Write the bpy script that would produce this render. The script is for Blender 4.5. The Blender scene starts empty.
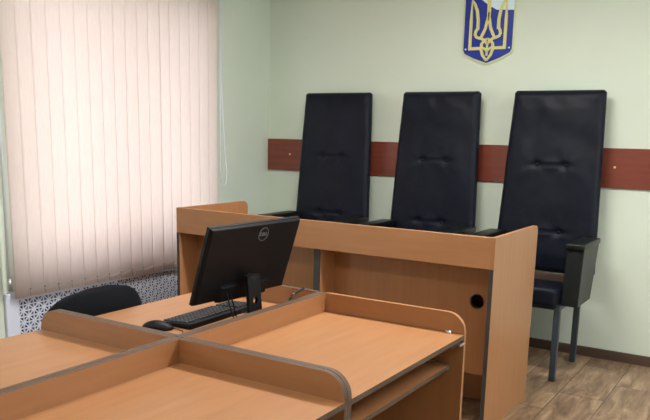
import bpy, bmesh, math, random
from mathutils import Vector, Matrix, noise
random.seed(7)
PI = math.pi
R_ = math.radians
scene = bpy.context.scene
C = scene.collection

# ------------------------------------------------------------ camera
cam_data = bpy.data.cameras.new('camera')
cam = bpy.data.objects.new('camera', cam_data)
C.objects.link(cam)
F_PX = 737.3
YAW, PITCH, ROLL, PY = -0.559769, 0.195823, -0.0226477, 280.3
def cam_axes():
    cy, sy, cp, sp = math.cos(YAW), math.sin(YAW), math.cos(PITCH), math.sin(PITCH)
    f = Vector((sy*cp, cy*cp, -sp)); r = Vector((cy, -sy, 0)); d = f.cross(r)
    cr, sr = math.cos(ROLL), math.sin(ROLL)
    return cr*r + sr*d, -sr*r + cr*d, f
_r, _d, _f = cam_axes()
cam.matrix_world = Matrix(((_r.x, -_d.x, -_f.x, 0), (_r.y, -_d.y, -_f.y, 0), (_r.z, -_d.z, -_f.z, 1.5), (0, 0, 0, 1)))
cam_data.sensor_width = 36
cam_data.lens = F_PX*36/650
cam_data.shift_y = (PY-210)/650
cam_data.clip_start = 0.05
scene.camera = cam

# ------------------------------------------------------------ world, lights, exposure
scene.view_settings.view_transform = 'Standard'
scene.view_settings.look = 'None'
scene.view_settings.gamma = 1
scene.view_settings.use_curve_mapping = False
scene.view_settings.exposure = 0.68
world = bpy.data.worlds.new('world'); scene.world = world
world.use_nodes = True
world.node_tree.nodes['Background'].inputs[0].default_value = (0.75, 0.86, 1.0, 1)
world.node_tree.nodes['Background'].inputs[1].default_value = 1.0

def area(name, loc, rot, sx, sy, power, color):
    l = bpy.data.lights.new(name, 'AREA'); l.shape = 'RECTANGLE'
    l.size = sx; l.size_y = sy; l.energy = power; l.color = color
    o = bpy.data.objects.new(name, l); C.objects.link(o)
    o.location = loc; o.rotation_euler = rot
    return o
# daylight outside the windows of the left wall (light faces +X)
area('daylight_blind_window', (-4.9, 3.55, 1.05), (0, -PI/2, 0), 2.7, 2.9, 68, (1.0, 0.99, 0.99))
area('daylight_near_window', (-4.25, 0.3, 1.7), (0, -PI/2, 0), 1.7, 1.9, 14, (0.9, 0.97, 1.0))
# daylight outside the window of the right wall (light faces -X)
area('daylight_right_window', (2.95, 3.2, 1.75), (0, PI/2, 0), 1.5, 2.0, 27, (0.95, 0.98, 1.0))
LAMPS = ((-1.7, 3.05), (0.9, 3.05), (-1.7, 0.7), (0.9, 0.7))  # last two: unseen lamps added as fill for the desk rails
for _i, (_x, _y) in enumerate(LAMPS):
    area('ceiling_lamp_light', (_x, _y, 2.875), (0, 0, 0), 1.15, 0.26, (42, 38, 11, 9)[_i], (1.0, 0.97, 0.92))

# ------------------------------------------------------------ helpers
def mat(name, color, rough=0.5, metal=0.0, spec=0.5):
    m = bpy.data.materials.new(name); m.use_nodes = True
    b = m.node_tree.nodes['Principled BSDF']
    b.inputs['Base Color'].default_value = (*color, 1)
    b.inputs['Roughness'].default_value = rough
    b.inputs['Metallic'].default_value = metal
    b.inputs['Specular IOR Level'].default_value = spec
    return m
def srgb(r, g, b):
    f = lambda c: (c/255/12.92) if c/255 <= 0.04045 else ((c/255+0.055)/1.055)**2.4
    return (f(r), f(g), f(b))
def noise_var(m, c1, c2, scale=(1, 1, 1), nscale=5, detail=4, lo=0.3, hi=0.7, bump=0.0, bscale=None, bdist=0.002):
    nt = m.node_tree; N = nt.nodes; L = nt.links
    b = N['Principled BSDF']
    tc = N.new('ShaderNodeTexCoord'); mp = N.new('ShaderNodeMapping')
    mp.inputs['Scale'].default_value = scale
    L.new(tc.outputs['Object'], mp.inputs['Vector'])
    n = N.new('ShaderNodeTexNoise'); n.inputs['Scale'].default_value = nscale; n.inputs['Detail'].default_value = detail
    L.new(mp.outputs[0], n.inputs['Vector'])
    r = N.new('ShaderNodeValToRGB')
    r.color_ramp.elements[0].position = lo; r.color_ramp.elements[0].color = (*c1, 1)
    r.color_ramp.elements[1].position = hi; r.color_ramp.elements[1].color = (*c2, 1)
    L.new(n.outputs['Fac'], r.inputs[0]); L.new(r.outputs[0], b.inputs['Base Color'])
    if bump:
        n2 = n
        if bscale:
            n2 = N.new('ShaderNodeTexNoise'); n2.inputs['Scale'].default_value = bscale; n2.inputs['Detail'].default_value = 3
            L.new(tc.outputs['Object'], n2.inputs['Vector'])
        bp = N.new('ShaderNodeBump'); bp.inputs['Strength'].default_value = bump; bp.inputs['Distance'].default_value = bdist
        L.new(n2.outputs['Fac'], bp.inputs['Height']); L.new(bp.outputs[0], b.inputs['Normal'])
    return m

def wood(name, axis, c1, c2, rough=0.38):
    m = mat(name, c1, rough)
    sc = [9, 9, 9]; sc[axis] = 0.9
    noise_var(m, c1, c2, sc, 4, 6, 0.2, 0.8)
    return m
WA, WB = srgb(160, 111, 72), srgb(173, 123, 82)
M = {}
for ax, k in enumerate('xyz'):
    M['wood_'+k] = wood('beech_laminate_'+k, ax, WA, WB)
M['darkedge'] = mat('dark_grey_edge', srgb(58, 54, 52), 0.6)
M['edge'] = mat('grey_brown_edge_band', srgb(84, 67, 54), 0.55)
M['wall'] = noise_var(mat('mint_wall_paint', srgb(214, 225, 210), 0.75, 0, 0.25), srgb(211, 222, 207), srgb(217, 228, 213), (1, 1, 1), 1.5, 3, 0.3, 0.7, 0.05, 90, 0.001)
M['ceiling'] = mat('white_ceiling_paint', srgb(228, 224, 212), 0.9)
M['cherry'] = wood('cherry_panel', 0, srgb(112, 52, 38), srgb(131, 66, 50), 0.4)
M['clip'] = mat('grey_clip_plastic', srgb(150, 140, 132), 0.5)
M['base'] = wood('dark_skirting', 0, srgb(72, 56, 47), srgb(92, 73, 61), 0.5)
M['white'] = mat('white_plastic', srgb(225, 228, 235), 0.4)
M['grille'] = mat('white_grille_paint', srgb(220, 227, 246), 0.45)
M['niche'] = mat('niche_painted_shade', srgb(20, 23, 32), 0.9)  # shade behind the grille put into the colour
M['chrome'] = mat('bare_metal', srgb(190, 190, 190), 0.3, 0.9)
M['black'] = mat('black_plastic', srgb(11, 14, 18), 0.5, 0, 0.22)
M['key'] = mat('black_keycaps', srgb(34, 37, 43), 0.45)
M['rubber'] = mat('black_rubber', srgb(16, 16, 18), 0.6)
M['screen'] = mat('dark_screen_glass', srgb(10, 11, 14), 0.12)
M['logo'] = mat('silver_logo', srgb(120, 126, 134), 0.4, 0.3)
M['legm'] = mat('dark_grey_leg_enamel', srgb(52, 60, 68), 0.45)
M['fabric'] = noise_var(mat('black_chair_fabric', srgb(16, 19, 26), 0.95, 0, 0.2), srgb(12, 15, 21), srgb(20, 24, 31), (1, 1, 1), 200, 2, 0.3, 0.7, 0.3, 300, 0.001)
M['leather'] = noise_var(mat('black_leather', srgb(13, 16, 23), 0.5, 0, 0.22), srgb(10, 15, 27), srgb(15, 21, 35), (1, 1, 1), 6, 4, 0.3, 0.7, 0.25, 11, 0.010)
M['armside'] = mat('black_armrest_vinyl', srgb(18, 22, 24), 0.4, 0, 0.35)
M['blue'] = mat('emblem_blue', srgb(14, 42, 150), 0.35)
M['paleblue'] = mat('emblem_white', srgb(215, 236, 246), 0.35)
M['gold'] = mat('emblem_gold', srgb(216, 212, 136), 0.4)
M['cream'] = mat('emblem_rim', srgb(205, 214, 165), 0.4)
M['glass'] = mat('window_glass', (0.9, 0.95, 1), 0.05)
_g = M['glass'].node_tree
_g.nodes['Principled BSDF'].inputs['Transmission Weight'].default_value = 1.0
_g.nodes['Principled BSDF'].inputs['IOR'].default_value = 1.05

M['lampglow'] = mat('lamp_diffuser', (0.9, 0.9, 0.88), 0.5)
M['lampglow'].node_tree.nodes['Principled BSDF'].inputs['Emission Color'].default_value = (1, 0.97, 0.92, 1)
M['lampglow'].node_tree.nodes['Principled BSDF'].inputs['Emission Strength'].default_value = 1.5
# blind fabric: diffuse + translucent with a fine vertical weave
def blind_mat():
    m = bpy.data.materials.new('blind_fabric'); m.use_nodes = True
    nt = m.node_tree; N = nt.nodes; L = nt.links
    N.remove(N['Principled BSDF'])
    tc = N.new('ShaderNodeTexCoord'); mp = N.new('ShaderNodeMapping'); mp.inputs['Scale'].default_value = (60, 60, 1.5)
    n = N.new('ShaderNodeTexNoise'); n.inputs['Scale'].default_value = 8; n.inputs['Detail'].default_value = 3
    L.new(tc.outputs['Object'], mp.inputs[0]); L.new(mp.outputs[0], n.inputs['Vector'])
    r = N.new('ShaderNodeValToRGB')
    r.color_ramp.elements[0].position = 0.3; r.color_ramp.elements[0].color = (*srgb(232, 220, 214), 1)
    r.color_ramp.elements[1].position = 0.7; r.color_ramp.elements[1].color = (*srgb(242, 232, 227), 1)
    L.new(n.outputs['Fac'], r.inputs[0])
    d = N.new('ShaderNodeBsdfDiffuse'); t = N.new('ShaderNodeBsdfTranslucent'); mx = N.new('ShaderNodeMixShader')
    mx.inputs[0].default_value = 0.42
    L.new(r.outputs[0], d.inputs[0]); L.new(r.outputs[0], t.inputs[0])
    L.new(d.outputs[0], mx.inputs[1]); L.new(t.outputs[0], mx.inputs[2])
    L.new(mx.outputs[0], N['Material Output'].inputs[0])
    return m
M['blind'] = blind_mat()

def floor_mat():
    m = bpy.data.materials.new('wood_plank_floor'); m.use_nodes = True
    nt = m.node_tree; N = nt.nodes; L = nt.links; b = N['Principled BSDF']
    tc = N.new('ShaderNodeTexCoord'); sp = N.new('ShaderNodeSeparateXYZ'); cb = N.new('ShaderNodeCombineXYZ')
    L.new(tc.outputs['Object'], sp.inputs[0])
    ax = N.new('ShaderNodeMath'); ax.operation = 'ADD'; ax.inputs[1].default_value = 1.045+0.262*20
    ay = N.new('ShaderNodeMath'); ay.operation = 'ADD'; ay.inputs[1].default_value = -4.36+0.66*20+0.33*1
    L.new(sp.outputs[0], ax.inputs[0]); L.new(sp.outputs[1], ay.inputs[0])
    L.new(ay.outputs[0], cb.inputs[0]); L.new(ax.outputs[0], cb.inputs[1])
    br = N.new('ShaderNodeTexBrick'); br.offset = 0.5; br.inputs['Scale'].default_value = 1
    br.inputs['Brick Width'].default_value = 0.66; br.inputs['Row Height'].default_value = 0.262
    br.inputs['Mortar Size'].default_value = 0.0025; br.inputs['Mortar Smooth'].default_value = 0.1
    br.inputs['Color1'].default_value = (0, 0, 0, 1); br.inputs['Color2'].default_value = (1, 1, 1, 1)
    br.inputs['Mortar'].default_value = (0.5, 0.5, 0.5, 1)
    L.new(cb.outputs[0], br.inputs[0])
    # per-plank shift of the grain
    sc = N.new('ShaderNodeVectorMath'); sc.operation = 'SCALE'; sc.inputs['Scale'].default_value = 7
    L.new(br.outputs['Color'], sc.inputs[0])
    mp = N.new('ShaderNodeMapping'); mp.inputs['Scale'].default_value = (7, 1.3, 1)
    L.new(tc.outputs['Object'], mp.inputs[0])
    ad = N.new('ShaderNodeVectorMath'); ad.operation = 'ADD'
    L.new(mp.outputs[0], ad.inputs[0]); L.new(sc.outputs[0], ad.inputs[1])
    n = N.new('ShaderNodeTexNoise'); n.inputs['Scale'].default_value = 2.2; n.inputs['Detail'].default_value = 7; n.inputs['Roughness'].default_value = 0.65; n.inputs['Distortion'].default_value = 0.8
    L.new(ad.outputs[0], n.inputs['Vector'])
    r = N.new('ShaderNodeValToRGB')
    e = r.color_ramp.elements
    e[0].position = 0.28; e[0].color = (*srgb(92, 70, 54), 1)
    e[1].position = 0.68; e[1].color = (*srgb(192, 164, 134), 1)
    x = e.new(0.48); x.color = (*srgb(146, 119, 95), 1)
    L.new(n.outputs['Fac'], r.inputs[0])
    pl = N.new('ShaderNodeMix'); pl.data_type = 'RGBA'; pl.blend_type = 'MULTIPLY'; pl.inputs[0].default_value = 1
    rr = N.new('ShaderNodeValToRGB'); rr.color_ramp.elements[0].color = (0.72, 0.70, 0.68, 1); rr.color_ramp.elements[1].color = (1, 1, 1, 1)
    L.new(br.outputs['Color'], rr.inputs[0])
    L.new(r.outputs[0], pl.inputs[6]); L.new(rr.outputs[0], pl.inputs[7])
    mo = N.new('ShaderNodeMix'); mo.data_type = 'RGBA'; mo.inputs[7].default_value = (*srgb(70, 55, 45), 1)
    L.new(br.outputs['Fac'], mo.inputs[0]); L.new(pl.outputs[2], mo.inputs[6])
    L.new(mo.outputs[2], b.inputs['Base Color'])
    b.inputs['Roughness'].default_value = 0.42
    return m
M['floor'] = floor_mat()

class MB:
    def __init__(s): s.bm = bmesh.new(); s.mi = 0
    def _new(s, vs, fs, mi=None):
        v = [s.bm.verts.new(p) for p in vs]
        out = []
        for f in fs:
            try:
                x = s.bm.faces.new([v[i] for i in f]); x.material_index = s.mi if mi is None else mi; out.append(x)
            except ValueError: pass
        return v, out
    def box(s, x0, x1, y0, y1, z0, z1, bev=0.0, seg=2):
        v, f = s._new([(x0, y0, z0), (x1, y0, z0), (x1, y1, z0), (x0, y1, z0), (x0, y0, z1), (x1, y0, z1), (x1, y1, z1), (x0, y1, z1)],
                      [(0, 3, 2, 1), (4, 5, 6, 7), (0, 1, 5, 4), (1, 2, 6, 5), (2, 3, 7, 6), (3, 0, 4, 7)])
        if bev:
            es = list({e for x in f for e in x.edges})
            bmesh.ops.bevel(s.bm, geom=es, offset=bev, segments=seg, affect='EDGES', profile=0.5)
        return s
    def hexa(s, pts, bev=0.0, seg=2):
        v, f = s._new(pts, [(0, 3, 2, 1), (4, 5, 6, 7), (0, 1, 5, 4), (1, 2, 6, 5), (2, 3, 7, 6), (3, 0, 4, 7)])
        if bev:
            es = list({e for x in f for e in x.edges})
            bmesh.ops.bevel(s.bm, geom=es, offset=bev, segments=seg, affect='EDGES', profile=0.5)
        return s
    def prism(s, poly, axis, a0, a1, side_mi=None):
        """extrude a 2D outline along axis; outline is in the two other axes in order"""
        def P(u, v, a):
            return {0: (a, u, v), 1: (u, a, v), 2: (u, v, a)}[axis]
        n = len(poly)
        vs = [P(u, v, a0) for u, v in poly] + [P(u, v, a1) for u, v in poly]
        v = [s.bm.verts.new(p) for p in vs]
        f1 = s.bm.faces.new(v[:n]); f2 = s.bm.faces.new(v[n:][::-1]); f1.material_index = f2.material_index = s.mi
        for i in range(n):
            f = s.bm.faces.new([v[i], v[n+i], v[n+(i+1) % n], v[(i+1) % n]]); f.material_index = s.mi if side_mi is None else side_mi
        return s
    def tube(s, pts, r, seg=10, caps=True):
        pts = [Vector(p) for p in pts]; rings = []
        rad = r if isinstance(r, (list, tuple)) else [r]*len(pts)
        up = None
        for i, p in enumerate(pts):
            t = (pts[min(i+1, len(pts)-1)] - pts[max(i-1, 0)]).normalized()
            if up is None: up = Vector((0, 0, 1)) if abs(t.z) < 0.9 else Vector((1, 0, 0))
            a = t.cross(up).normalized(); b = a.cross(t).normalized(); up = b
            rings.append([s.bm.verts.new(p + rad[i]*(math.cos(2*PI*k/seg)*a + math.sin(2*PI*k/seg)*b)) for k in range(seg)])
        for A, B in zip(rings, rings[1:]):
            for k in range(seg):
                f = s.bm.faces.new([A[k], A[(k+1) % seg], B[(k+1) % seg], B[k]]); f.smooth = True; f.material_index = s.mi
        if caps:
            for rr in (rings[0][::-1], rings[-1]):
                f = s.bm.faces.new(rr); f.material_index = s.mi
        return s
    def ribbon(s, pts, w, y0, y1):
        """flat strip following pts (x, z) with width w, from y0 to y1"""
        P = [Vector((a, b)) for a, b in pts]; L_, R2 = [], []
        ws = [q_*1.2 for q_ in (w if isinstance(w, (list, tuple)) else [w]*len(P))]
        for i, p in enumerate(P):
            t = (P[min(i+1, len(P)-1)]-P[max(i-1, 0)]).normalized(); n = Vector((-t.y, t.x))
            L_.append(p+n*ws[i]/2); R2.append(p-n*ws[i]/2)
        poly = [(q.x, q.y) for q in L_] + [(q.x, q.y) for q in R2[::-1]]
        n = len(P)
        vs = [(x, y0, z) for x, z in poly] + [(x, y1, z) for x, z in poly]; m = 2*n
        fs = []
        for i in range(n-1):
            a, b, c, d = i, i+1, m-2-i, m-1-i
            fs.append((a, b, c, d)); fs.append((m+d, m+c, m+b, m+a))
        for i in range(m): fs.append((i, m+i, m+(i+1) % m, (i+1) % m))
        s._new(vs, fs); return s
    def build(s, name, mats, parent=None, origin=None, smooth=False, loc=None):
        """vertices are given in world coordinates when origin is set, else local"""
        if origin is not None:
            o = Vector(origin)
            for v in s.bm.verts: v.co -= o
        bmesh.ops.recalc_face_normals(s.bm, faces=s.bm.faces)
        if smooth:
            for f in s.bm.faces: f.smooth = True
        me = bpy.data.meshes.new(name); s.bm.to_mesh(me); s.bm.free()
        for m in (mats if isinstance(mats, (list, tuple)) else [mats]): me.materials.append(M[m] if isinstance(m, str) else m)
        ob = bpy.data.objects.new(name, me); C.objects.link(ob)
        if parent: ob.parent = parent
        if loc is not None: ob.location = loc
        return ob
def tag(o, label=None, cat=None, group=None, kind=None):
    if label: o['label'] = label
    if cat: o['category'] = cat
    if group: o['group'] = group
    if kind: o['kind'] = kind
    return o
def thing(name, label, cat, loc, rz=0, group=None):
    o = bpy.data.objects.new(name, None); C.objects.link(o); o.empty_display_size = 0.1
    o.location = loc; o.rotation_euler = (0, 0, rz)
    return tag(o, label, cat, group)
def struct(name, mb, mats, parent=None, **kw):
    o = mb.build(name, mats, parent, **kw)
    if not parent: o['kind'] = 'structure'
    return o
def copy_tree(o, parent=None):
    c = o.copy(); C.objects.link(c)
    if parent: c.parent = parent
    for ch in list(o.children): copy_tree(ch, c)
    return c

# ------------------------------------------------------------ the room
XW, YW, ZC = -3.9, 5.25, 2.95
XR, YR = 2.6, -2.5
struct('floor', MB().box(XW-0.3, XR+0.2, YR-0.1, YW+0.1, -0.1, 0), 'floor')
struct('ceiling', MB().box(XW-0.3, XR+0.2, YR-0.1, YW+0.1, ZC, ZC+0.1), 'ceiling')
struct('wall_back', MB().box(XW-0.3, XR+0.1, YW, YW+0.1, 0, ZC), 'wall')
# right wall with a window
QY0, QY1, QZ0, QZ1 = 2.1, 4.3, 0.95, 2.5
wq = MB()
wq.box(XR, XR+0.2, YR, QY0, 0, ZC); wq.box(XR, XR+0.2, QY1, YW, 0, ZC); wq.box(XR, XR+0.2, QY0, QY1, 0, QZ0); wq.box(XR, XR+0.2, QY0, QY1, QZ1, ZC)
struct('wall_right', wq, 'wall')
# left wall with two window openings and a radiator niche
WY0, WY1, WZ0, WZ1 = 2.72, 4.46, 0.565, 2.42
VY0, VY1 = -0.7, 1.3
wl = MB()
TX = XW-0.3
def wp(y0, y1, z0, z1, x0=TX): wl.box(x0, XW, y0, y1, z0, z1)
wp(YR, VY0, 0, ZC); wp(VY0, VY1, 0, 0.85); wp(VY0, VY1, WZ1, ZC); wp(VY1, WY0, 0, ZC)
wp(WY0, WY1, 0.5, WZ0); wp(WY0, WY1, WZ1, ZC); wp(WY1, YW, 0, ZC)
struct('wall_left', wl, 'wall')
struct('niche_shade_back', MB().box(TX, XW-0.18, WY0, WY1, 0, 0.5), 'niche')  # niche back, painted dark to stand in for shade behind the lattice
struct('wall_rear', MB().box(XW, XR, YR-0.1, YR, 0, ZC), 'wall')

def window_left(name, y0, y1, z0, z1):
    x0, x1 = XW-0.26, XW-0.20
    f = MB(); t = 0.06; ym = (y0+y1)/2
    f.box(x0, x1, y0, y0+t, z0, z1); f.box(x0, x1, y1-t, y1, z0, z1)
    f.box(x0, x1, y0, y1, z0, z0+t); f.box(x0, x1, y0, y1, z1-t, z1); f.box(x0, x1, ym-t/2, ym+t/2, z0, z1)
    w = struct(name, f, 'white')
    MB().box((x0+x1)/2-0.003, (x0+x1)/2+0.003, y0+t, y1-t, z0+t, z1-t).build('window_pane', 'glass', w)
    MB().box(XW-0.2, XW-0.002, y0+0.002, y1-0.002, z0, z0+0.012).build('window_sill', 'white', w)
window_left('window_1', WY0, WY1, WZ0, WZ1)
window_left('window_2', VY0, VY1, 0.85, WZ1)
f = MB(); a, b = XR+0.1, XR+0.16
f.box(a, b, QY0, QY0+0.06, QZ0, QZ1); f.box(a, b, QY1-0.06, QY1, QZ0, QZ1); f.box(a, b, QY0, QY1, QZ0, QZ0+0.06); f.box(a, b, QY0, QY1, QZ1-0.06, QZ1); f.box(a, b, 3.17, 3.23, QZ0, QZ1)
w3 = struct('window_3', f, 'white')
MB().box(XR+0.127, XR+0.133, QY0+0.06, QY1-0.06, QZ0+0.06, QZ1-0.06).build('window_pane', 'glass', w3)

# skirting and the cherry wall strip
struct('baseboard_back', MB().box(XW, XR, YW-0.014, YW, 0, 0.068), 'base')
struct('baseboard_right', MB().box(XR-0.014, XR, YR, YW-0.014, 0, 0.068), 'base')
tr = struct('trim_2', MB().box(XW+0.005, XR-0.001, YW-0.018, YW, 1.187, 1.45, 0.0015, 1), 'cherry')
for (sx, sz) in ((-3.66, 1.325), (-1.02, 1.325), (0.4, 1.325)):
    m = MB(); m.tube([(sx, YW-0.021, sz), (sx, YW-0.017, sz)], 0.008, 12); m.build('screw_cap', 'gold', tr)

# ------------------------------------------------------------ ceiling lamps, near pair added as fill
for (lx, ly), wh in zip(LAMPS, ('before the judges bench, on the window side', 'before the judges bench, on the open side', 'added as fill over the near desks, on the window side', 'added as fill over the near desks, on the open side')):
    cl = thing('ceiling_lamp', 'white ceiling lamp '+wh, 'ceiling lamp', (lx, ly, ZC), 0, 'ceiling lamps')
    m = MB(); m.box(lx-0.62, lx+0.62, ly-0.16, ly+0.16, ZC-0.06, ZC, 0.004, 1); m.build('housing', 'white', cl, cl.location)
    m = MB(); m.box(lx-0.60, lx+0.60, ly-0.14, ly+0.14, ZC-0.068, ZC-0.06); m.build('diffuser', 'lampglow', cl, cl.location)

# ------------------------------------------------------------ radiator screen under the window
SY0, SY1, SZ = 2.615, 4.56, 0.52
scr = thing('radiator_screen', 'white perforated radiator screen standing below the vertical blind', 'radiator screen', (-3.86, (SY0+SY1)/2, 0))
og = scr.location
xa, xb = XW+0.002, XW+0.024
fm = MB(); fm.box(xa, xb, SY0, SY0+0.085, 0, SZ, 0.002, 1); fm.box(xa, xb, SY1-0.085, SY1, 0, SZ, 0.002, 1)
fm.box(xa, xb, SY0+0.085, SY1-0.085, SZ-0.05, SZ, 0.002, 1); fm.box(xa, xb, SY0+0.085, SY1-0.085, 0, 0.04, 0.002, 1)
fm.build('frame', 'grille', scr, og)
g = MB(); p = 0.074; gx0, gx1 = xa+0.004, xa+0.012; gy0, gy1, gz0, gz1 = SY0+0.085, SY1-0.085, 0.04, SZ-0.05
hw = 0.0037
ny = int((gy1-gy0)/p)+1; nz = int((gz1-gz0)/p)+1
for i in range(2*ny+1):
    y = min(gy0+i*p/2, gy1); g.box(gx0, gx1, y-hw, y+hw, gz0, gz1)
for k in range(2*nz+1):
    z = min(gz1-k*p/2, gz1)
    if z > gz0: g.box(gx0, gx1, gy0, gy1, z-hw, z+hw)
def gbar(y0, z0, y1, z1):
    d = Vector((y1-y0, z1-z0)).normalized()*hw; nx = (-d.y, d.x)
    q = [(y0+nx[0], z0+nx[1]), (y0-nx[0], z0-nx[1]), (y1-nx[0], z1-nx[1]), (y1+nx[0], z1+nx[1])]
    g.prism(q, 0, gx0+0.0005, gx1-0.0005)
for i in range(ny):
    for k in range(nz):
        y = gy0+i*p; z = gz1-(k+1)*p
        if y+p > gy1+0.01 or z < gz0-0.01: continue
        h = p/2
        for a in ((y, z+h, y+h, z), (y+h, z, y+p, z+h), (y+p, z+h, y+h, z+p), (y+h, z+p, y, z+h)): gbar(*a)
g.build('lattice_panel', 'grille', scr, og)

# ------------------------------------------------------------ vertical blind
BX = -3.835
bl = thing('vertical_blind', 'cream vertical fabric blind hanging closed over the window', 'blind', (BX, 3.63, 0.46))
og = bl.location
NS = 18; DY = 0.1026; SW = 0.1036
ZB, ZT = 0.494, 2.74
MB().box(BX-0.03, BX+0.03, 2.62, 4.54, ZT, ZT+0.045, 0.004).build('head_rail', 'white', bl, og)
for i in range(NS):
    yc = 2.754-SW/2+i*DY
    tilt = R_(3.0+random.uniform(-0.7, 0.7))
    if i == 11: tilt = R_(5)
    w = SW
    m = MB(); n = 8; th = 0.0008; vs = []
    for side in (0, 1):
        for k in range(n+1):
            s_ = (k/n-0.5)*w
            bow = 0.005*(1-(2*k/n-1)**2)
            lx = bow + (th if side else 0)
            x = BX + lx*math.cos(tilt) + s_*math.sin(tilt); y = yc + s_*math.cos(tilt) - lx*math.sin(tilt)
            if i == 11: y += 0.006
            for z in (ZB, 0.9, 1.5, 2.1, ZT): vs.append((x, y, z))
    q = 5; fs = []
    for side in (0, 1):
        o_ = side*(n+1)*q
        for k in range(n):
            for j in range(q-1):
                a = o_+k*q+j; fs.append((a, a+1, a+q+1, a+q))
    o_ = (n+1)*q
    for j in range(q-1):
        fs.append((j, j+1, o_+j+1, o_+j)); fs.append((n*q+j, n*q+j+1, o_+n*q+j+1, o_+n*q+j))
    for k in range(n):
        fs.append((k*q, (k+1)*q, o_+(k+1)*q, o_+k*q)); fs.append((k*q+q-1, (k+1)*q+q-1, o_+(k+1)*q+q-1, o_+k*q+q-1))
    m._new(vs, fs)
    sl = m.build('slat', 'blind', bl, og)
    for f_ in sl.data.polygons: f_.use_smooth = abs(f_.normal.z) < 0.5 and f_.area > 0.004
    # weight pocket hem at the foot of the slat and its chain clip
    m = MB()
    ye = yc + w/2*math.cos(tilt); xe = BX + w/2*math.sin(tilt)+0.004
    m.box(xe-0.001, xe+0.001, ye-0.0035, ye-0.001, ZB+0.004, ZB+0.045)
    m.box(xe-0.002, xe+0.003, ye-0.007, ye+0.003, ZB+0.043, ZB+0.050)
    m.build('chain_clip', 'clip', sl, (0, 0, 0)).location = -Vector(og)
    # linking chain to the next slat
    if i < NS-1:
        c = MB(); pts = []
        for k in range(9):
            t = k/8; pts.append((BX+0.018, yc+0.02+t*DY*0.95, ZB+0.052-0.02*math.sin(PI*t)))
        c.tube(pts, 0.0011, 5); o2 = c.build('chain', 'white', sl); o2.location = -Vector(og)
# pull cord loop at the right end
c = MB(); c.tube([(BX+0.02, 4.510, ZT), (BX+0.02, 4.510, 1.16), (BX+0.02, 4.513, 1.10)], 0.0038, 6)
pts = [(BX+0.02, 4.515, ZT), (BX+0.02, 4.522, 1.9), (BX+0.022, 4.538, 1.62), (BX+0.03, 4.553, 1.35), (BX+0.035, 4.567, 1.18)]
for k in range(9):
    a = PI*k/8; pts.append((BX+0.03, 4.538+0.029*math.cos(a), 1.13-0.045*math.sin(a)))
c.tube(pts, 0.0034, 6); c.build('pull_cord', 'white', bl, og)
MB().tube([(BX+0.02, 4.510, 1.13), (BX+0.02, 4.510, 1.26)], 0.007, 8).build('cord_weight', 'white', bl, og)
# second guide cord at the left end
MB().tube([(BX-0.005, 2.620, ZT), (BX-0.005, 2.620, 0.58)], 0.008, 8).build('tilt_wand', 'white', bl, og)
MB().tube([(BX+0.0, 2.620, 0.62), (BX+0.0, 2.620, 0.55)], 0.013, 8).build('wand_tip', 'chrome', bl, og)

# ------------------------------------------------------------ judges' bench
B0, B1, BF, BR, BT = -3.268, -1.182, 3.43, 4.128, 1.025
bench = thing('judges_bench', 'long beech panelled judges bench standing before three tall black chairs', 'bench', ((B0+B1)/2, 3.78, 0))
og = bench.location
def round_poly(y0, y1, z0, z1, r, n=8, r2=0):
    pts = [(y0, z0), (y0, z1)]
    for k in range(n+1):
        a = PI/2*(1-k/n); pts.append((y1-r+r*math.cos(a), z1-r+r*math.sin(a)))
    pts.append((y1, z0)); return pts
t = 0.022
def end_panel(x0, x1, r):
    m = MB(); m.prism(round_poly(BF+0.001, BR, 0, BT, r), 0, x0, x1, 0)
    sp_ = m.build('side_panel', ['wood_z'], bench, og)
    m = MB(); m.box(x0+0.0005, x1-0.0005, BF, BF+0.001, 0.001, 0.868); m.build('front_edge_strip', 'darkedge', sp_, og).location = (0, 0, 0)  # dark grey strip on the front edge, below the fascia only
end_panel(B0, B0+t, 0.045)
end_panel(B1-t, B1, 0.035)
MB().box(B0+t, B1-t, BF, BF+0.022, 0.868, BT, 0.001, 1).build('front_fascia', 'wood_x', bench, og)
MB().box(B0+t, B1-t, BF+0.022, BR-0.02, 0.868, 0.890).build('worktop', 'wood_x', bench, og)
MX0, MX1 = -2.235, -2.19
m = MB(); m.prism([(BF+0.012, 0), (BF+0.012, 0.868), (BR-0.03, 0.868), (BR-0.03, 0)], 0, MX0, MX1, 1)
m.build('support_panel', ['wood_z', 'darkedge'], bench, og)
YM = BF+0.165
def plate_hole(x0, x1, z0, z1, y0, y1, cx, cz, r, n=32):
    m = MB(); bm = m.bm
    def sq(a):
        c, s_ = math.cos(a), math.sin(a)
        t_ = min([ (x1-cx)/c if c > 1e-9 else 1e9, (x0-cx)/c if c < -1e-9 else 1e9, (z1-cz)/s_ if s_ > 1e-9 else 1e9, (z0-cz)/s_ if s_ < -1e-9 else 1e9])
        return (cx+c*t_, cz+s_*t_)
    ang = sorted([2*PI*k/n for k in range(n)] + [math.atan2(zz-cz, xx-cx) % (2*PI) for xx in (x0, x1) for zz in (z0, z1)])
    N_ = len(ang)
    V = {}
    for j, y in enumerate((y0, y1)):
        V[j] = ([bm.verts.new((sq(a)[0], y, sq(a)[1])) for a in ang], [bm.verts.new((cx+r*math.cos(a), y, cz+r*math.sin(a))) for a in ang])
    for i in range(N_):
        k = (i+1) % N_
        bm.faces.new([V[0][0][i], V[0][0][k], V[0][1][k], V[0][1][i]])
        bm.faces.new([V[1][0][i], V[1][1][i], V[1][1][k], V[1][0][k]])
        bm.faces.new([V[0][1][i], V[0][1][k], V[1][1][k], V[1][1][i]])
        bm.faces.new([V[0][0][i], V[1][0][i], V[1][0][k], V[0][0][k]])
    return m
HX, HZ = -1.316, 0.663
MB().box(B0+t, MX0, YM, YM+0.018, 0.27, 0.868).build('modesty_panel', 'wood_z', bench, og)
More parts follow.
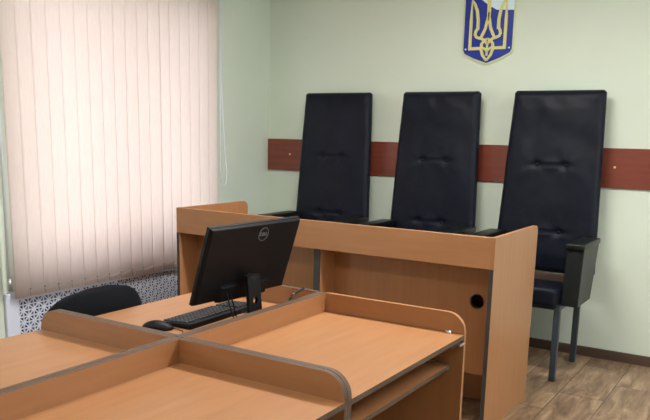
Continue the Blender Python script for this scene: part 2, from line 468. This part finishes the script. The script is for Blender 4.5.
mp_ = plate_hole(MX1, B1-t, 0.27, 0.868, YM, YM+0.018, HX, HZ, 0.036).build('modesty_panel', 'wood_z', bench, og)
rg = MB()
for i in range(32):
    a, b = 2*PI*i/32, 2*PI*(i+1)/32
    P_ = lambda a, r, y: (HX+r*math.cos(a), y, HZ+r*math.sin(a))
    rg._new([P_(a, 0.036, YM-0.003), P_(b, 0.036, YM-0.003), P_(b, 0.041, YM-0.001), P_(a, 0.041, YM-0.001), P_(a, 0.035, YM+0.02), P_(b, 0.035, YM+0.02), P_(a, 0.041, YM), P_(b, 0.041, YM)],
            [(0, 1, 2, 3), (0, 4, 5, 1), (3, 2, 7, 6)])
rg.build('cable_grommet', 'edge', mp_, og)
MB().box(B0+t, MX0, YM+0.36, YM+0.378, 0.0, 0.34).build('kick_panel', 'wood_x', bench, og)
MB().box(MX1, B1-t, YM+0.36, YM+0.378, 0.0, 0.34).build('kick_panel', 'wood_x', bench, og)
m = MB(); m.box(MX1, B1-t, YM+0.018, YM+0.22, 0.30, 0.316); m.box(MX1, B1-t, YM+0.22, YM+0.236, 0.30, 0.863)  # unseen boards added behind the cable hole to keep light out
m.build('hole_light_blocker', 'wood_x', bench, og)

# ------------------------------------------------------------ tall leather armchairs
def make_tall_chair():
    root = thing('tall_armchair', '-', 'chair', (0, 0, 0))
    # legs (local: front is -Y)
    for sx in (-1, 1):
        for (ly, top) in ((-0.245, 0.47), (0.262, 0.47)):
            MB().box(sx*0.26-0.019, sx*0.26+0.019, ly-0.019, ly+0.019, 0.0, top, 0.003, 1).build('leg', 'legm', root)
    fr = MB()
    fr.box(-0.25, 0.25, -0.255, -0.235, 0.46, 0.49); fr.box(-0.25, 0.25, 0.245, 0.265, 0.46, 0.49)
    fr.box(-0.275, -0.245, -0.26, 0.265, 0.46, 0.49); fr.box(0.245, 0.275, -0.26, 0.265, 0.46, 0.49)
    fr.build('seat_frame', 'legm', root)
    # seat cushion
    s = MB(); s.hexa([(-0.262, -0.31, 0.485), (0.262, -0.31, 0.485), (0.262, 0.20, 0.475), (-0.262, 0.20, 0.475), (-0.262, -0.31, 0.605), (0.262, -0.31, 0.605), (0.262, 0.20, 0.56), (-0.262, 0.20, 0.56)], 0.03, 4)
    s.build('seat', 'leather', root, smooth=True)
    # back cushion: lathe-free grid with puffs, tufts and creases
    NX, NZ = 44, 84
    Z0, Z1 = 0.605, 1.822; T = 0.076
    def wid(v): return 0.350 + (0.302-0.350)*v
    def yf(v): return 0.238 + 0.082*v
    rnd = random.Random(3)
    btn = [(-0.095, 1.327), (0.095, 1.327), (-0.095, 0.88), (0.095, 0.88)]
    m = MB(); G = []
    for side in (0, 1):
        grid = []
        for j in range(NZ+1):
            row = []
            v = j/NZ
            for i in range(NX+1):
                u = 2*i/NX-1
                # rounded corners of the outline
                w = wid(v); z = Z0+(Z1-Z0)*v
                x = u*w
                rc = 0.016
                dz = min(z-Z0, Z1-z)
                if dz < rc: x = u*(w-rc+math.sqrt(max(0, rc*rc-(rc-dz)**2)))
                e = min(1-abs(u), 1.0)*w; ez = dz
                edge = min(e, ez)
                roll = 0.026*(1-min(edge/0.035, 1))**2
                y = yf(v)
                if side == 0:
                    y += roll
                    puff = 0.012*min(1, edge/0.12)
                    y -= puff
                    for (bx, bz) in btn:
                        d2 = ((x-bx)/0.03)**2 + ((z-bz)/0.022)**2
                        y += 0.015*math.exp(-d2)
                        # radiating folds
                        d = math.hypot(x-bx, z-bz); a = math.atan2(z-bz, x-bx)
                        y += 0.0035*math.exp(-d/0.09)*math.sin(5*a+bx*20)
                    for bz in (1.327, 0.88):
                        if abs(x) < 0.11: y += 0.009*math.exp(-((z-bz)/0.008)**2)
                    y += 0.003*math.sin(9*x+14*z)*math.exp(-((v-0.85)/0.12)**2)
                    y += 0.003*math.sin(26*(x*0.6+z)+3*math.sin(7*x))*math.exp(-((v-0.93)/0.05)**2)
                    y += 0.002*math.sin(17*z-11*x)*math.exp(-((v-0.22)/0.12)**2)
                    y += (0.010*noise.noise(Vector((x*3.5, 2.1, z*3.0))) + 0.004*noise.noise(Vector((x*11, 7.7, z*8))))*min(1, edge/0.05)
                    y += 0.0035*abs(noise.noise(Vector((x*16, 3.3, z*5))))*math.exp(-((v-0.95)/0.07)**2)
                else:
                    y += T - roll
                row.append(m.bm.verts.new((x, y, z)))
            grid.append(row)
        G.append(grid)
        for j in range(NZ):
            for i in range(NX):
                f = [grid[j][i], grid[j][i+1], grid[j+1][i+1], grid[j+1][i]]
                x = m.bm.faces.new(f if side == 0 else f[::-1]); x.smooth = True
    A, B = G
    loopA = [A[0][i] for i in range(NX+1)] + [A[j][NX] for j in range(1, NZ+1)] + [A[NZ][i] for i in range(NX-1, -1, -1)] + [A[j][0] for j in range(NZ-1, 0, -1)]
    loopB = [B[0][i] for i in range(NX+1)] + [B[j][NX] for j in range(1, NZ+1)] + [B[NZ][i] for i in range(NX-1, -1, -1)] + [B[j][0] for j in range(NZ-1, 0, -1)]
    n = len(loopA)
    for i in range(n):
        k = (i+1) % n
        try:
            x = m.bm.faces.new([loopA[i], loopB[i], loopB[k], loopA[k]]); x.smooth = True
        except ValueError: pass
    back = m.build('backrest', 'leather', root)
    for (bx, bz) in btn:
        b = MB(); v = (bz-Z0)/(Z1-Z0); yy = yf(v)-0.012+0.015
        b.tube([(bx, yy+0.004, bz), (bx, yy-0.003, bz), (bx, yy-0.006, bz)], [0.011, 0.011, 0.006], 12)
        b.build('button', 'leather', back)
    # rail and braces joining the back to the seat frame
    MB().box(-0.25, 0.25, 0.215, 0.245, 0.545, 0.602, 0.003, 1).build('back_rail', 'base', root)
    for sx in (-1, 1):
        MB().box(sx*0.2-0.014, sx*0.2+0.014, 0.247, 0.262, 0.47, 0.66).build('back_brace', 'legm', root)
    # arm boxes: tapered side panel and a flat arm pad
    for sx in (-1, 1):
        xi, xo = sx*0.268, sx*0.372
        a = MB()
        a.hexa([(xi, -0.225, 0.485), (xo, -0.225, 0.485), (xo, 0.10, 0.485), (xi, 0.10, 0.485),
                (xi, -0.178, 0.835), (xo, -0.178, 0.835), (xo, 0.225, 0.835), (xi, 0.225, 0.835)], 0.006, 2)
        a.build('arm_panel', 'armside', root)
        MB().box(min(xi, xo)-0.006, max(xi, xo)+0.006, -0.20, 0.232, 0.835, 0.872, 0.008, 3).build('arm_pad', 'armside', root, smooth=True)
    return root
tall = make_tall_chair()
specs = [((-3.138, 4.79, 0), R_(0), 'tall black leather armchair at left, nearest the wall corner and behind the monitor'),
         ((-2.256, 4.79, 0), R_(0), 'middle one of the three tall black leather armchairs, standing below the shield emblem'),
         ((-1.400, 4.79, 0), R_(0), 'tall black leather armchair at right with its armrest and legs in full view')]
for i, (l, rz, lab) in enumerate(specs):
    o = tall if i == 0 else copy_tree(tall)
    o.location = l; o.rotation_euler = (0, 0, rz); o['label'] = lab; o['group'] = 'tall leather armchairs behind the judges bench'

# ------------------------------------------------------------ wall emblem
em = thing('wall_emblem', 'blue shield emblem with gold trident mounted high on the back wall', 'emblem', (-1.977, YW, 2.3))
og = Vector((-1.977, YW, 0))
def shield(hw_, tip, corner, top, r=0.03):
    return [(0, tip), (hw_*0.55, tip+(corner-tip)*0.48), (hw_-0.012, corner-0.004), (hw_, corner+0.02), (hw_, top), (-hw_, top), (-hw_, corner+0.02), (-hw_+0.012, corner-0.004), (-hw_*0.55, tip+(corner-tip)*0.48)]
def emb(m, name, mt, par=em):
    for v in m.bm.verts: v.co.x = -1.963 + v.co.x*1.09; v.co.z = 2.30+(v.co.z-2.30)*1.03+0.010
    return m.build(name, mt, par, em.location)
emb(MB().prism(shield(0.176, 2.008, 2.085, 2.575), 1, YW-0.012, YW), 'rim', 'cream')
emb(MB().prism(shield(0.165, 2.022, 2.092, 2.564), 1, YW-0.015, YW-0.012), 'shield', 'blue')
emb(MB().prism([(-0.085, 2.470), (-0.05, 2.438), (0.0, 2.400), (0.05, 2.370), (0.165, 2.362), (0.165, 2.564), (-0.10, 2.564)], 1, YW-0.0165, YW-0.015), 'white_field', 'paleblue')
td = MB(); y0, y1 = YW-0.022, YW-0.0165
for sx in (-1, 1):
    q = lambda L_: [(sx*a, b) for a, b in L_]
    td.ribbon(q([(0.118, 2.112), (0.118, 2.30), (0.117, 2.44)]), [0.017, 0.017, 0.006], y0, y1)
    td.ribbon(q([(0.116, 2.445), (0.098, 2.415), (0.080, 2.37), (0.070, 2.31), (0.070, 2.245)]), [0.005, 0.015, 0.017, 0.017, 0.018], y0, y1)
    td.ribbon(q([(0.070, 2.255), (0.082, 2.235), (0.086, 2.215), (0.078, 2.198), (0.060, 2.190), (0.040, 2.185), (0.020, 2.172), (0, 2.150)]), [0.016]*8, y0+0.0003, y1)
    td.ribbon(q([(0.126, 2.120), (0.085, 2.120), (0.035, 2.120)]), 0.017, y0+0.0006, y1)
    td.ribbon(q([(0.0, 2.36), (0.006, 2.31), (0.018, 2.25), (0.036, 2.21), (0.05, 2.185)]), [0.010, 0.016, 0.016, 0.016, 0.014], y0+0.0009, y1)
    td.ribbon(q([(0.0, 2.185), (0.022, 2.170), (0.038, 2.150), (0.040, 2.115), (0.028, 2.075), (0.0, 2.038)]), [0.012, 0.014, 0.016, 0.016, 0.016, 0.012], y0+0.0012, y1)
    td.ribbon(q([(0.040, 2.130), (0.02, 2.120), (0.0, 2.100)]), 0.012, y0+0.0015, y1)
td.ribbon([(0, 2.50), (0, 2.44), (0, 2.34), (0, 2.30)], [0.008, 0.022, 0.020, 0.012], y0+0.0018, y1)
td.ribbon([(0, 2.15), (0, 2.07)], 0.012, y0+0.0021, y1)
emb(td, 'trident', 'gold')
for sx in (-1, 1):
    emb(MB().tube([(sx*0.148, YW-0.018, 2.118), (sx*0.148, YW-0.014, 2.118)], 0.006, 10), 'screw', 'white')

# ------------------------------------------------------------ the block of four desks
DZ = 0.76; RT = 0.84; TH = 0.018
XC, YC = -1.636, 1.718          # crossing of the dividers
XL, XRr = -2.312, -0.990         # open desk edges
YN, YF = 0.82, 2.590
def rail_poly(a0, a1, z0, z1, round_end, r=0.074, n=10):
    """outline (a, z); the end at a1 is rounded when round_end"""
    pts = [(a0, z0), (a0, z1)]
    sg = 1 if a1 > a0 else -1
    for k in range(n+1):
        a = PI/2*(1-k/n); pts.append((a1-sg*r+sg*r*math.cos(a), z1-r+r*math.sin(a)))
    pts.append((a1, z0)); return pts
def make_desk(label, side, row, loc):
    """side: -1 left column, 1 right column; row: -1 near, 1 far"""
    d = thing('office_desk', label, 'desk', loc, 0, 'beech desks pushed together back to back')
    og = d.location
    xin = XC + side*0.002; xout = XL if side < 0 else XRr
    yin = YC + row*0.002; yout = YN if row < 0 else YF
    def span(a, b): return (min(a, b), max(a, b))
    x0, x1 = span(xin+side*TH, xout); y0, y1 = span(yin+row*TH, yout)
    # tabletop with darker edge band on its open edge
    m = MB(); m.prism([(x0, y0), (x1, y0), (x1, y1), (x0, y1)], 2, DZ-0.018, DZ, 1)
    m.build('tabletop', ['wood_y', 'edge'], d, og)
    # back rail along the X divider
    a0, a1 = span(yin, yout)
    m = MB(); xs = span(xin, xin+side*TH)
    m.prism([(a0, 0.42), (a1, 0.42), (a1, RT), (a0, RT)], 0, xs[0], xs[1], 1)
    m.build('back_rail', ['wood_y', 'edge'], d, og)
    # side rail on the Y divider, rounded at the open end
    m = MB(); ys = span(yin, yin+row*TH)
    m.prism(rail_poly(xin+side*TH, xout, DZ-0.018, RT, True), 1, ys[0], ys[1], 1)
    m.build('side_rail', ['wood_x', 'edge'], d, og)
    m = MB(); m.prism([(x0, 0), (x1, 0), (x1, DZ-0.018), (x0, DZ-0.018)], 1, ys[0], ys[1], 1)
    m.build('side_panel', ['wood_z', 'edge'], d, og)
    # outer side
    ys = span(yout, yout+row*TH) if row > 0 else span(yout, yout+TH)
    if row > 0:
        m = MB(); m.prism(rail_poly(xin+side*TH, xout, DZ-0.018, RT, True), 1, ys[0], ys[1], 0 if side > 0 else 1)
        m.build('side_rail', ['wood_x', 'edge'], d, og)
    zt = DZ-0.018
    yy = (ys[0]-0.0, ys[1])
    m = MB(); m.prism([(x0, 0), (x1, 0), (x1, zt), (x0, zt)], 1, yy[0], yy[1], 0 if side > 0 else 1)
    m.build('side_panel', ['wood_z', 'edge'], d, og)
    # pull-out keyboard shelf on its runners
    s0, s1 = span(xin+side*0.22, xout-side*0.055)
    p0, p1 = y0+0.014, (y1-0.014 if row > 0 else y1-0.014)
    if row < 0: p0 = y0+TH+0.014
    m = MB(); m.prism([(s0, p0), (s1, p0), (s1, p1), (s0, p1)], 2, 0.614, 0.630, 1)
    sh = m.build('keyboard_shelf', ['wood_y', 'edge'], d, og)
    for yv, sg in ((p0, -1), (p1, 1)):
        m = MB(); a = span(yv, yv+sg*0.013); m.box(s0, s1, a[0], a[1], 0.610, 0.636)
        m.build('runner', 'chrome', sh, og)
    return d
desk_nl = make_desk('empty beech desk at bottom left of the block, in front of the black office chair', -1, -1, (-1.97, 1.26, 0))
desk_fl = make_desk('beech desk that carries the monitor, keyboard and mouse', -1, 1, (-1.97, 2.16, 0))
desk_nr = make_desk('empty beech desk at the bottom edge of the photo, nearest the camera', 1, -1, (-1.31, 1.26, 0))
desk_fr = make_desk('empty beech desk with open side shelf, next to the judges bench', 1, 1, (-1.31, 2.16, 0))
# small silver bracket under the corner and white cap on it
m = MB(); m.box(-1.045, -0.985, 2.545, 2.590, 0.722, 0.730, 0.002, 1); m.box(-1.045, -1.02, 2.56, 2.585, 0.708, 0.722)
m.build('corner_bracket', 'chrome', desk_fr, desk_fr.location)
m = MB(); m.tube([(-1.045, 2.575, 0.76), (-1.045, 2.575, 0.768), (-1.045, 2.575, 0.772)], [0.006, 0.006, 0.003], 10)
m.tube([(-1.045, 2.575, 0.766), (-1.065, 2.582, 0.766)], 0.0025, 6)
m.build('fixing_cap', 'white', desk_fr, desk_fr.location)

# ------------------------------------------------------------ monitor
MC = Vector((-1.765, 2.250, 1.012)); MW, MH = 0.522, 0.316; TH_Y = 0.060; TILT = 0.315
mon = thing('computer_monitor', 'black flat monitor seen from behind, tilted back on its stand', 'monitor', (MC.x, MC.y, DZ))
u = Vector((math.sin(TH_Y), math.cos(TH_Y), 0)); nb = Vector((math.cos(TH_Y), -math.sin(TH_Y), 0))
v_ = Vector((0, 0, 1))*math.cos(TILT) + nb*math.sin(TILT); nn = nb*math.cos(TILT) - Vector((0, 0, 1))*math.sin(TILT)
def mp3(a, b, c): return MC + u*a + v_*b + nn*c    # c > 0 is the back side
def mbox(m, a0, a1, b0, b1, c0, c1, bev=0.0, taper=0.0, seg=2):
    T_ = taper
    m.hexa([mp3(a0, b0, c0), mp3(a1, b0, c0), mp3(a1, b1, c0), mp3(a0, b1, c0),
            mp3(a0+T_, b0+T_, c1), mp3(a1-T_, b0+T_, c1), mp3(a1-T_, b1-T_, c1), mp3(a0+T_, b1-T_, c1)], bev, seg)
    return m
W2, H2 = MW/2, MH/2
mbox(MB(), -W2, W2, -H2, H2, -0.016, 0.0, 0.002).build('housing', 'black', mon, mon.location)
mbox(MB(), -W2+0.002, W2-0.002, -H2+0.002, H2-0.002, 0.0, 0.012, 0.002, 0.006).build('back_shell', 'black', mon, mon.location)
mbox(MB(), -0.150, 0.135, -H2-0.004, -H2+0.075, 0.004, 0.026, 0.004, 0.008).build('port_housing', 'black', mon, mon.location)
mbox(MB(), -W2+0.012, W2-0.012, -H2+0.022, H2-0.012, -0.0175, -0.0155).build('screen', 'screen', mon, mon.location)
# logo ring and lettering on the back
LO = (0.036, 0.110)
lg = MB(); rr_, n = 0.027, 36
pts = [mp3(LO[0]+rr_*math.cos(2*PI*k/n), LO[1]+rr_*math.sin(2*PI*k/n), 0.0125) for k in range(n+1)]
lg.tube(pts, 0.0013, 6, False)
ring = lg.build('logo_ring', 'logo', mon, mon.location)
tcu = bpy.data.curves.new('lettering', 'FONT'); tcu.body = 'DELL'; tcu.size = 0.020; tcu.align_x = 'CENTER'; tcu.align_y = 'CENTER'; tcu.extrude = 0.0006; tcu.offset = 0.0004
tob = bpy.data.objects.new('lettering_source', tcu)
C.objects.link(tob); bpy.context.view_layer.update()
me = bpy.data.meshes.new_from_object(tob.evaluated_get(bpy.context.evaluated_depsgraph_get()))
bpy.data.objects.remove(tob)
me.transform(Matrix(((1, 0, 0, 0), (0, 1, 0, 0), (0, 0, 1, 0), (0, 0, 0, 1))))
for vv in me.vertices:
    q = mp3(LO[0]+vv.co.x, LO[1]+vv.co.y, 0.0126+vv.co.z) - mon.location
    vv.co = q
me.materials.clear(); me.materials.append(M['logo'])
lt = bpy.data.objects.new('logo_lettering', me); C.objects.link(lt); lt.parent = mon
# stand: column with cable hole and base plate
SX, SYc = MC.x+0.022, MC.y-0.015
st = plate_hole(SYc-0.038, SYc+0.038, DZ+0.006, 0.958, 0.0, 0.014, SYc+0.001, DZ+0.098, 0.0155)
for vv in st.bm.verts:
    x, y, z = vv.co; hfrac = (z-DZ)/0.2
    vv.co = Vector((SX+0.02+y-0.02*hfrac, x, z))
st.build('stand_column', 'black', mon, mon.location)
m = MB(); m.box(SX-0.085, SX+0.045, SYc-0.115, SYc+0.145, DZ, DZ+0.009, 0.003, 2); m.build('stand_base', 'black', mon, mon.location)
m = MB(); m.tube([(SX-0.01, SYc, 0.92), (SX+0.005, SYc, 0.955)], 0.02, 12); m.build('hinge', 'black', mon, mon.location)
for (dy, dx, z0) in ((-0.10, 0.02, 0.90), (-0.085, 0.02, 0.90)):
    m = MB(); a = Vector((MC.x-0.02, MC.y+dy-0.01, 0.90)); b = Vector((SX-0.03, SYc-0.045, DZ+0.015))
    pts = [a.lerp(b, k/10)+Vector((0, 0.0, -0.03*math.sin(PI*k/10)*(1 if dy < -0.09 else -0.3))) for k in range(11)]
    m.tube(pts, 0.003, 6); m.build('cable', 'rubber', mon, mon.location)

# ------------------------------------------------------------ keyboard
KL, KW = 0.435, 0.150
kb = thing('computer_keyboard', 'black keyboard lying on the desk in front of the monitor', 'keyboard', (-1.943, 2.235, DZ), R_(1.5))
m = MB()      # local: length along Y, keys rise toward +X
m.hexa([(-KW/2, -KL/2, 0.0), (KW/2, -KL/2, 0.0), (KW/2, KL/2, 0.0), (-KW/2, KL/2, 0.0),
        (-KW/2, -KL/2, 0.012), (KW/2, -KL/2, 0.022), (KW/2, KL/2, 0.022), (-KW/2, KL/2, 0.012)], 0.004, 2)
body = m.build('case', 'black', kb)
for nm, c0, c1 in (('main_keys', 0, 15), ('number_pad', 16, 21)):
    m = MB()
    for r in range(6):
        x = -KW/2+0.018+r*0.0205; z = 0.012+0.010*(x+KW/2)/KW
        for c_ in range(c0, c1):
            y = -KL/2+0.014+c_*0.0199
            if r == 0 and 4 <= c_ <= 9: continue
            m.hexa([(x-0.0092, y-0.009, z-0.001), (x+0.0092, y-0.009, z-0.001), (x+0.0092, y+0.009, z-0.001), (x-0.0092, y+0.009, z-0.001),
                    (x-0.0068, y-0.0072, z+0.007), (x+0.0068, y-0.0072, z+0.007), (x+0.0068, y+0.0072, z+0.007), (x-0.0068, y+0.0072, z+0.007)])
        if r == 0 and c0 == 0:
            m.box(x-0.0075, x+0.0075, -KL/2+0.014+3.6*0.0199, -KL/2+0.014+9.4*0.0199, z-0.001, z+0.007)
    m.build(nm, 'key', body)
m = MB(); pts = [(KW/2-0.005, 0.09, 0.012), (KW/2+0.012, 0.11, 0.004), (KW/2+0.03, 0.16, 0.0035), (KW/2+0.05, 0.2, 0.0035), (KW/2+0.12, 0.29, 0.0035)]
m.tube(pts, 0.0022, 6); m.build('cable', 'rubber', kb)

# ------------------------------------------------------------ mouse
ms = thing('computer_mouse', 'black computer mouse on the desk at the end of the keyboard', 'mouse', (-1.968, 1.955, DZ), R_(-56))
m = MB(); bm = m.bm
n1, n2 = 24, 8; rows_ = []
for j in range(n2):
    ph = PI/2*j/n2; row = []; k_ = math.cos(ph)
    for i in range(n1):
        a = 2*PI*i/n1
        x = 0.034*math.cos(a)*k_; y = 0.061*math.sin(a)*k_
        z = 0.004 + 0.032*math.sin(ph)*(1-0.25*max(0, y/0.057))
        row.append(bm.verts.new((x, y, z)))
    rows_.append(row)
for j in range(n2-1):
    for i in range(n1):
        k = (i+1) % n1
        bm.faces.new([rows_[j][i], rows_[j][k], rows_[j+1][k], rows_[j+1][i]]).smooth = True
top_ = bm.verts.new((0, 0, 0.036))
for i in range(n1): bm.faces.new([rows_[-1][i], rows_[-1][(i+1) % n1], top_]).smooth = True
low_ = [bm.verts.new((v.co.x*0.94, v.co.y*0.94, 0)) for v in rows_[0]]
for i in range(n1): bm.faces.new([low_[i], low_[(i+1) % n1], rows_[0][(i+1) % n1], rows_[0][i]])
bm.faces.new(low_[::-1])
mb_ = m.build('shell', 'black', ms)
m = MB(); m.tube([(-0.0035, 0.034, 0.0235), (0.0035, 0.034, 0.0235)], 0.007, 14); m.build('scroll_wheel', 'rubber', ms)
m = MB(); pts = [(0, 0.055, 0.006), (0.004, 0.075, 0.003), (0.03, 0.10, 0.0025), (0.07, 0.105, 0.0025), (0.10, 0.085, 0.0025)]
m.tube(pts, 0.0018, 6); m.build('cable', 'rubber', ms)

# ------------------------------------------------------------ loose cable at the far end of the monitor desk
cb = MB(); cb.tube([(-1.675, 2.30, DZ+0.004), (-1.670, 2.35, DZ+0.02), (-1.665, 2.378, DZ+0.065), (-1.66, 2.40, DZ+0.095), (-1.652, 2.425, DZ+0.110), (-1.645, 2.462, DZ+0.116)], [0.004, 0.004, 0.005, 0.005, 0.005, 0.006], 8)
cr = thing('loose_cable', 'short black cable end rising over the divider near the bench', 'cable', (-1.67, 2.33, DZ))
cb.build('cord', 'rubber', cr, cr.location)
MB().tube([(-1.662, 2.395, DZ+0.088), (-1.657, 2.412, DZ+0.103)], 0.0055, 10).build('metal_sleeve', 'chrome', cr, cr.location)

# ------------------------------------------------------------ black office chair tucked at the monitor desk
oc = thing('office_chair', 'black fabric office chair with rounded back, tucked at the monitor desk', 'chair', (-2.335, 2.065, 0), 0)
NX, NZ = 28, 20; m = MB(); Gs = []
Z0, Z1 = 0.43, 0.850; HW = 0.268
for side in (0, 1):
    grid = []
    for j in range(NZ+1):
        v = j/NZ; row = []
        tt = max(0, (v-0.55)/0.45)
        w = HW*(max(0.0, 1-tt**3))**(1/2.4) if tt < 1 else 0.0
        w = max(w, 0.05)
        if v < 0.2: w *= 0.80+v
        for i in range(NX+1):
            s_ = 2*i/NX-1
            y = s_*w
            z = Z0+(Z1-Z0)*v
            curve = -0.05*(1-(y/HW)**2)      # concave toward the sitter
            ed = min(1-abs(s_), 1-v, v+0.02)
            puff = 0.022*min(1, ed/0.18)**0.5
            x = -0.035 + curve*-1 - 0.05 - (0.04*v) + (puff+0.006 if side == 0 else -puff-0.006)
            row.append(m.bm.verts.new((x, y, z)))
        grid.append(row)
    Gs.append(grid)
    for j in range(NZ):
        for i in range(NX):
            m.bm.faces.new([grid[j][i], grid[j][i+1], grid[j+1][i+1], grid[j+1][i]]).smooth = True
A, B = Gs
la = [A[0][i] for i in range(NX+1)] + [A[j][NX] for j in range(1, NZ+1)] + [A[NZ][i] for i in range(NX-1, -1, -1)] + [A[j][0] for j in range(NZ-1, 0, -1)]
lb = [B[0][i] for i in range(NX+1)] + [B[j][NX] for j in range(1, NZ+1)] + [B[NZ][i] for i in range(NX-1, -1, -1)] + [B[j][0] for j in range(NZ-1, 0, -1)]
for i in range(len(la)):
    k = (i+1) % len(la); m.bm.faces.new([la[i], lb[i], lb[k], la[k]]).smooth = True
m.build('backrest', 'fabric', oc)
m = MB(); m.box(-0.03, 0.42, -0.235, 0.235, 0.42, 0.49, 0.03, 4); m.build('seat', 'fabric', oc, smooth=True)
m = MB(); m.tube([(0.2, 0, 0.425), (0.02, 0, 0.40), (-0.10, 0, 0.41), (-0.125, 0, 0.50), (-0.135, 0, 0.62)], 0.016, 8); m.build('back_bracket', 'black', oc)
m = MB(); m.tube([(0.2, 0, 0.42), (0.2, 0, 0.28), (0.2, 0, 0.279), (0.2, 0, 0.09)], [0.016, 0.016, 0.026, 0.026], 14); m.build('gas_lift', 'black', oc)
for k in range(5):
    a = 2*PI*k/5+0.2; c_, s_ = math.cos(a), math.sin(a)
    m = MB(); m.tube([(0.2, 0, 0.11), (0.2+0.13*c_, 0.13*s_, 0.095), (0.2+0.27*c_, 0.27*s_, 0.07)], [0.024, 0.018, 0.014], 8)
    lg_ = m.build('base_arm', 'black', oc)
    m = MB(); cx_, cy_ = 0.2+0.27*c_, 0.27*s_
    for o_ in (-0.016, 0.016):
        m.tube([(cx_-s_*(o_-0.008), cy_+c_*(o_-0.008), 0.026), (cx_-s_*(o_+0.008), cy_+c_*(o_+0.008), 0.026)], 0.026, 12)
    m.tube([(cx_, cy_, 0.026), (cx_, cy_, 0.075)], 0.007, 8)
    m.build('caster', 'rubber', lg_)
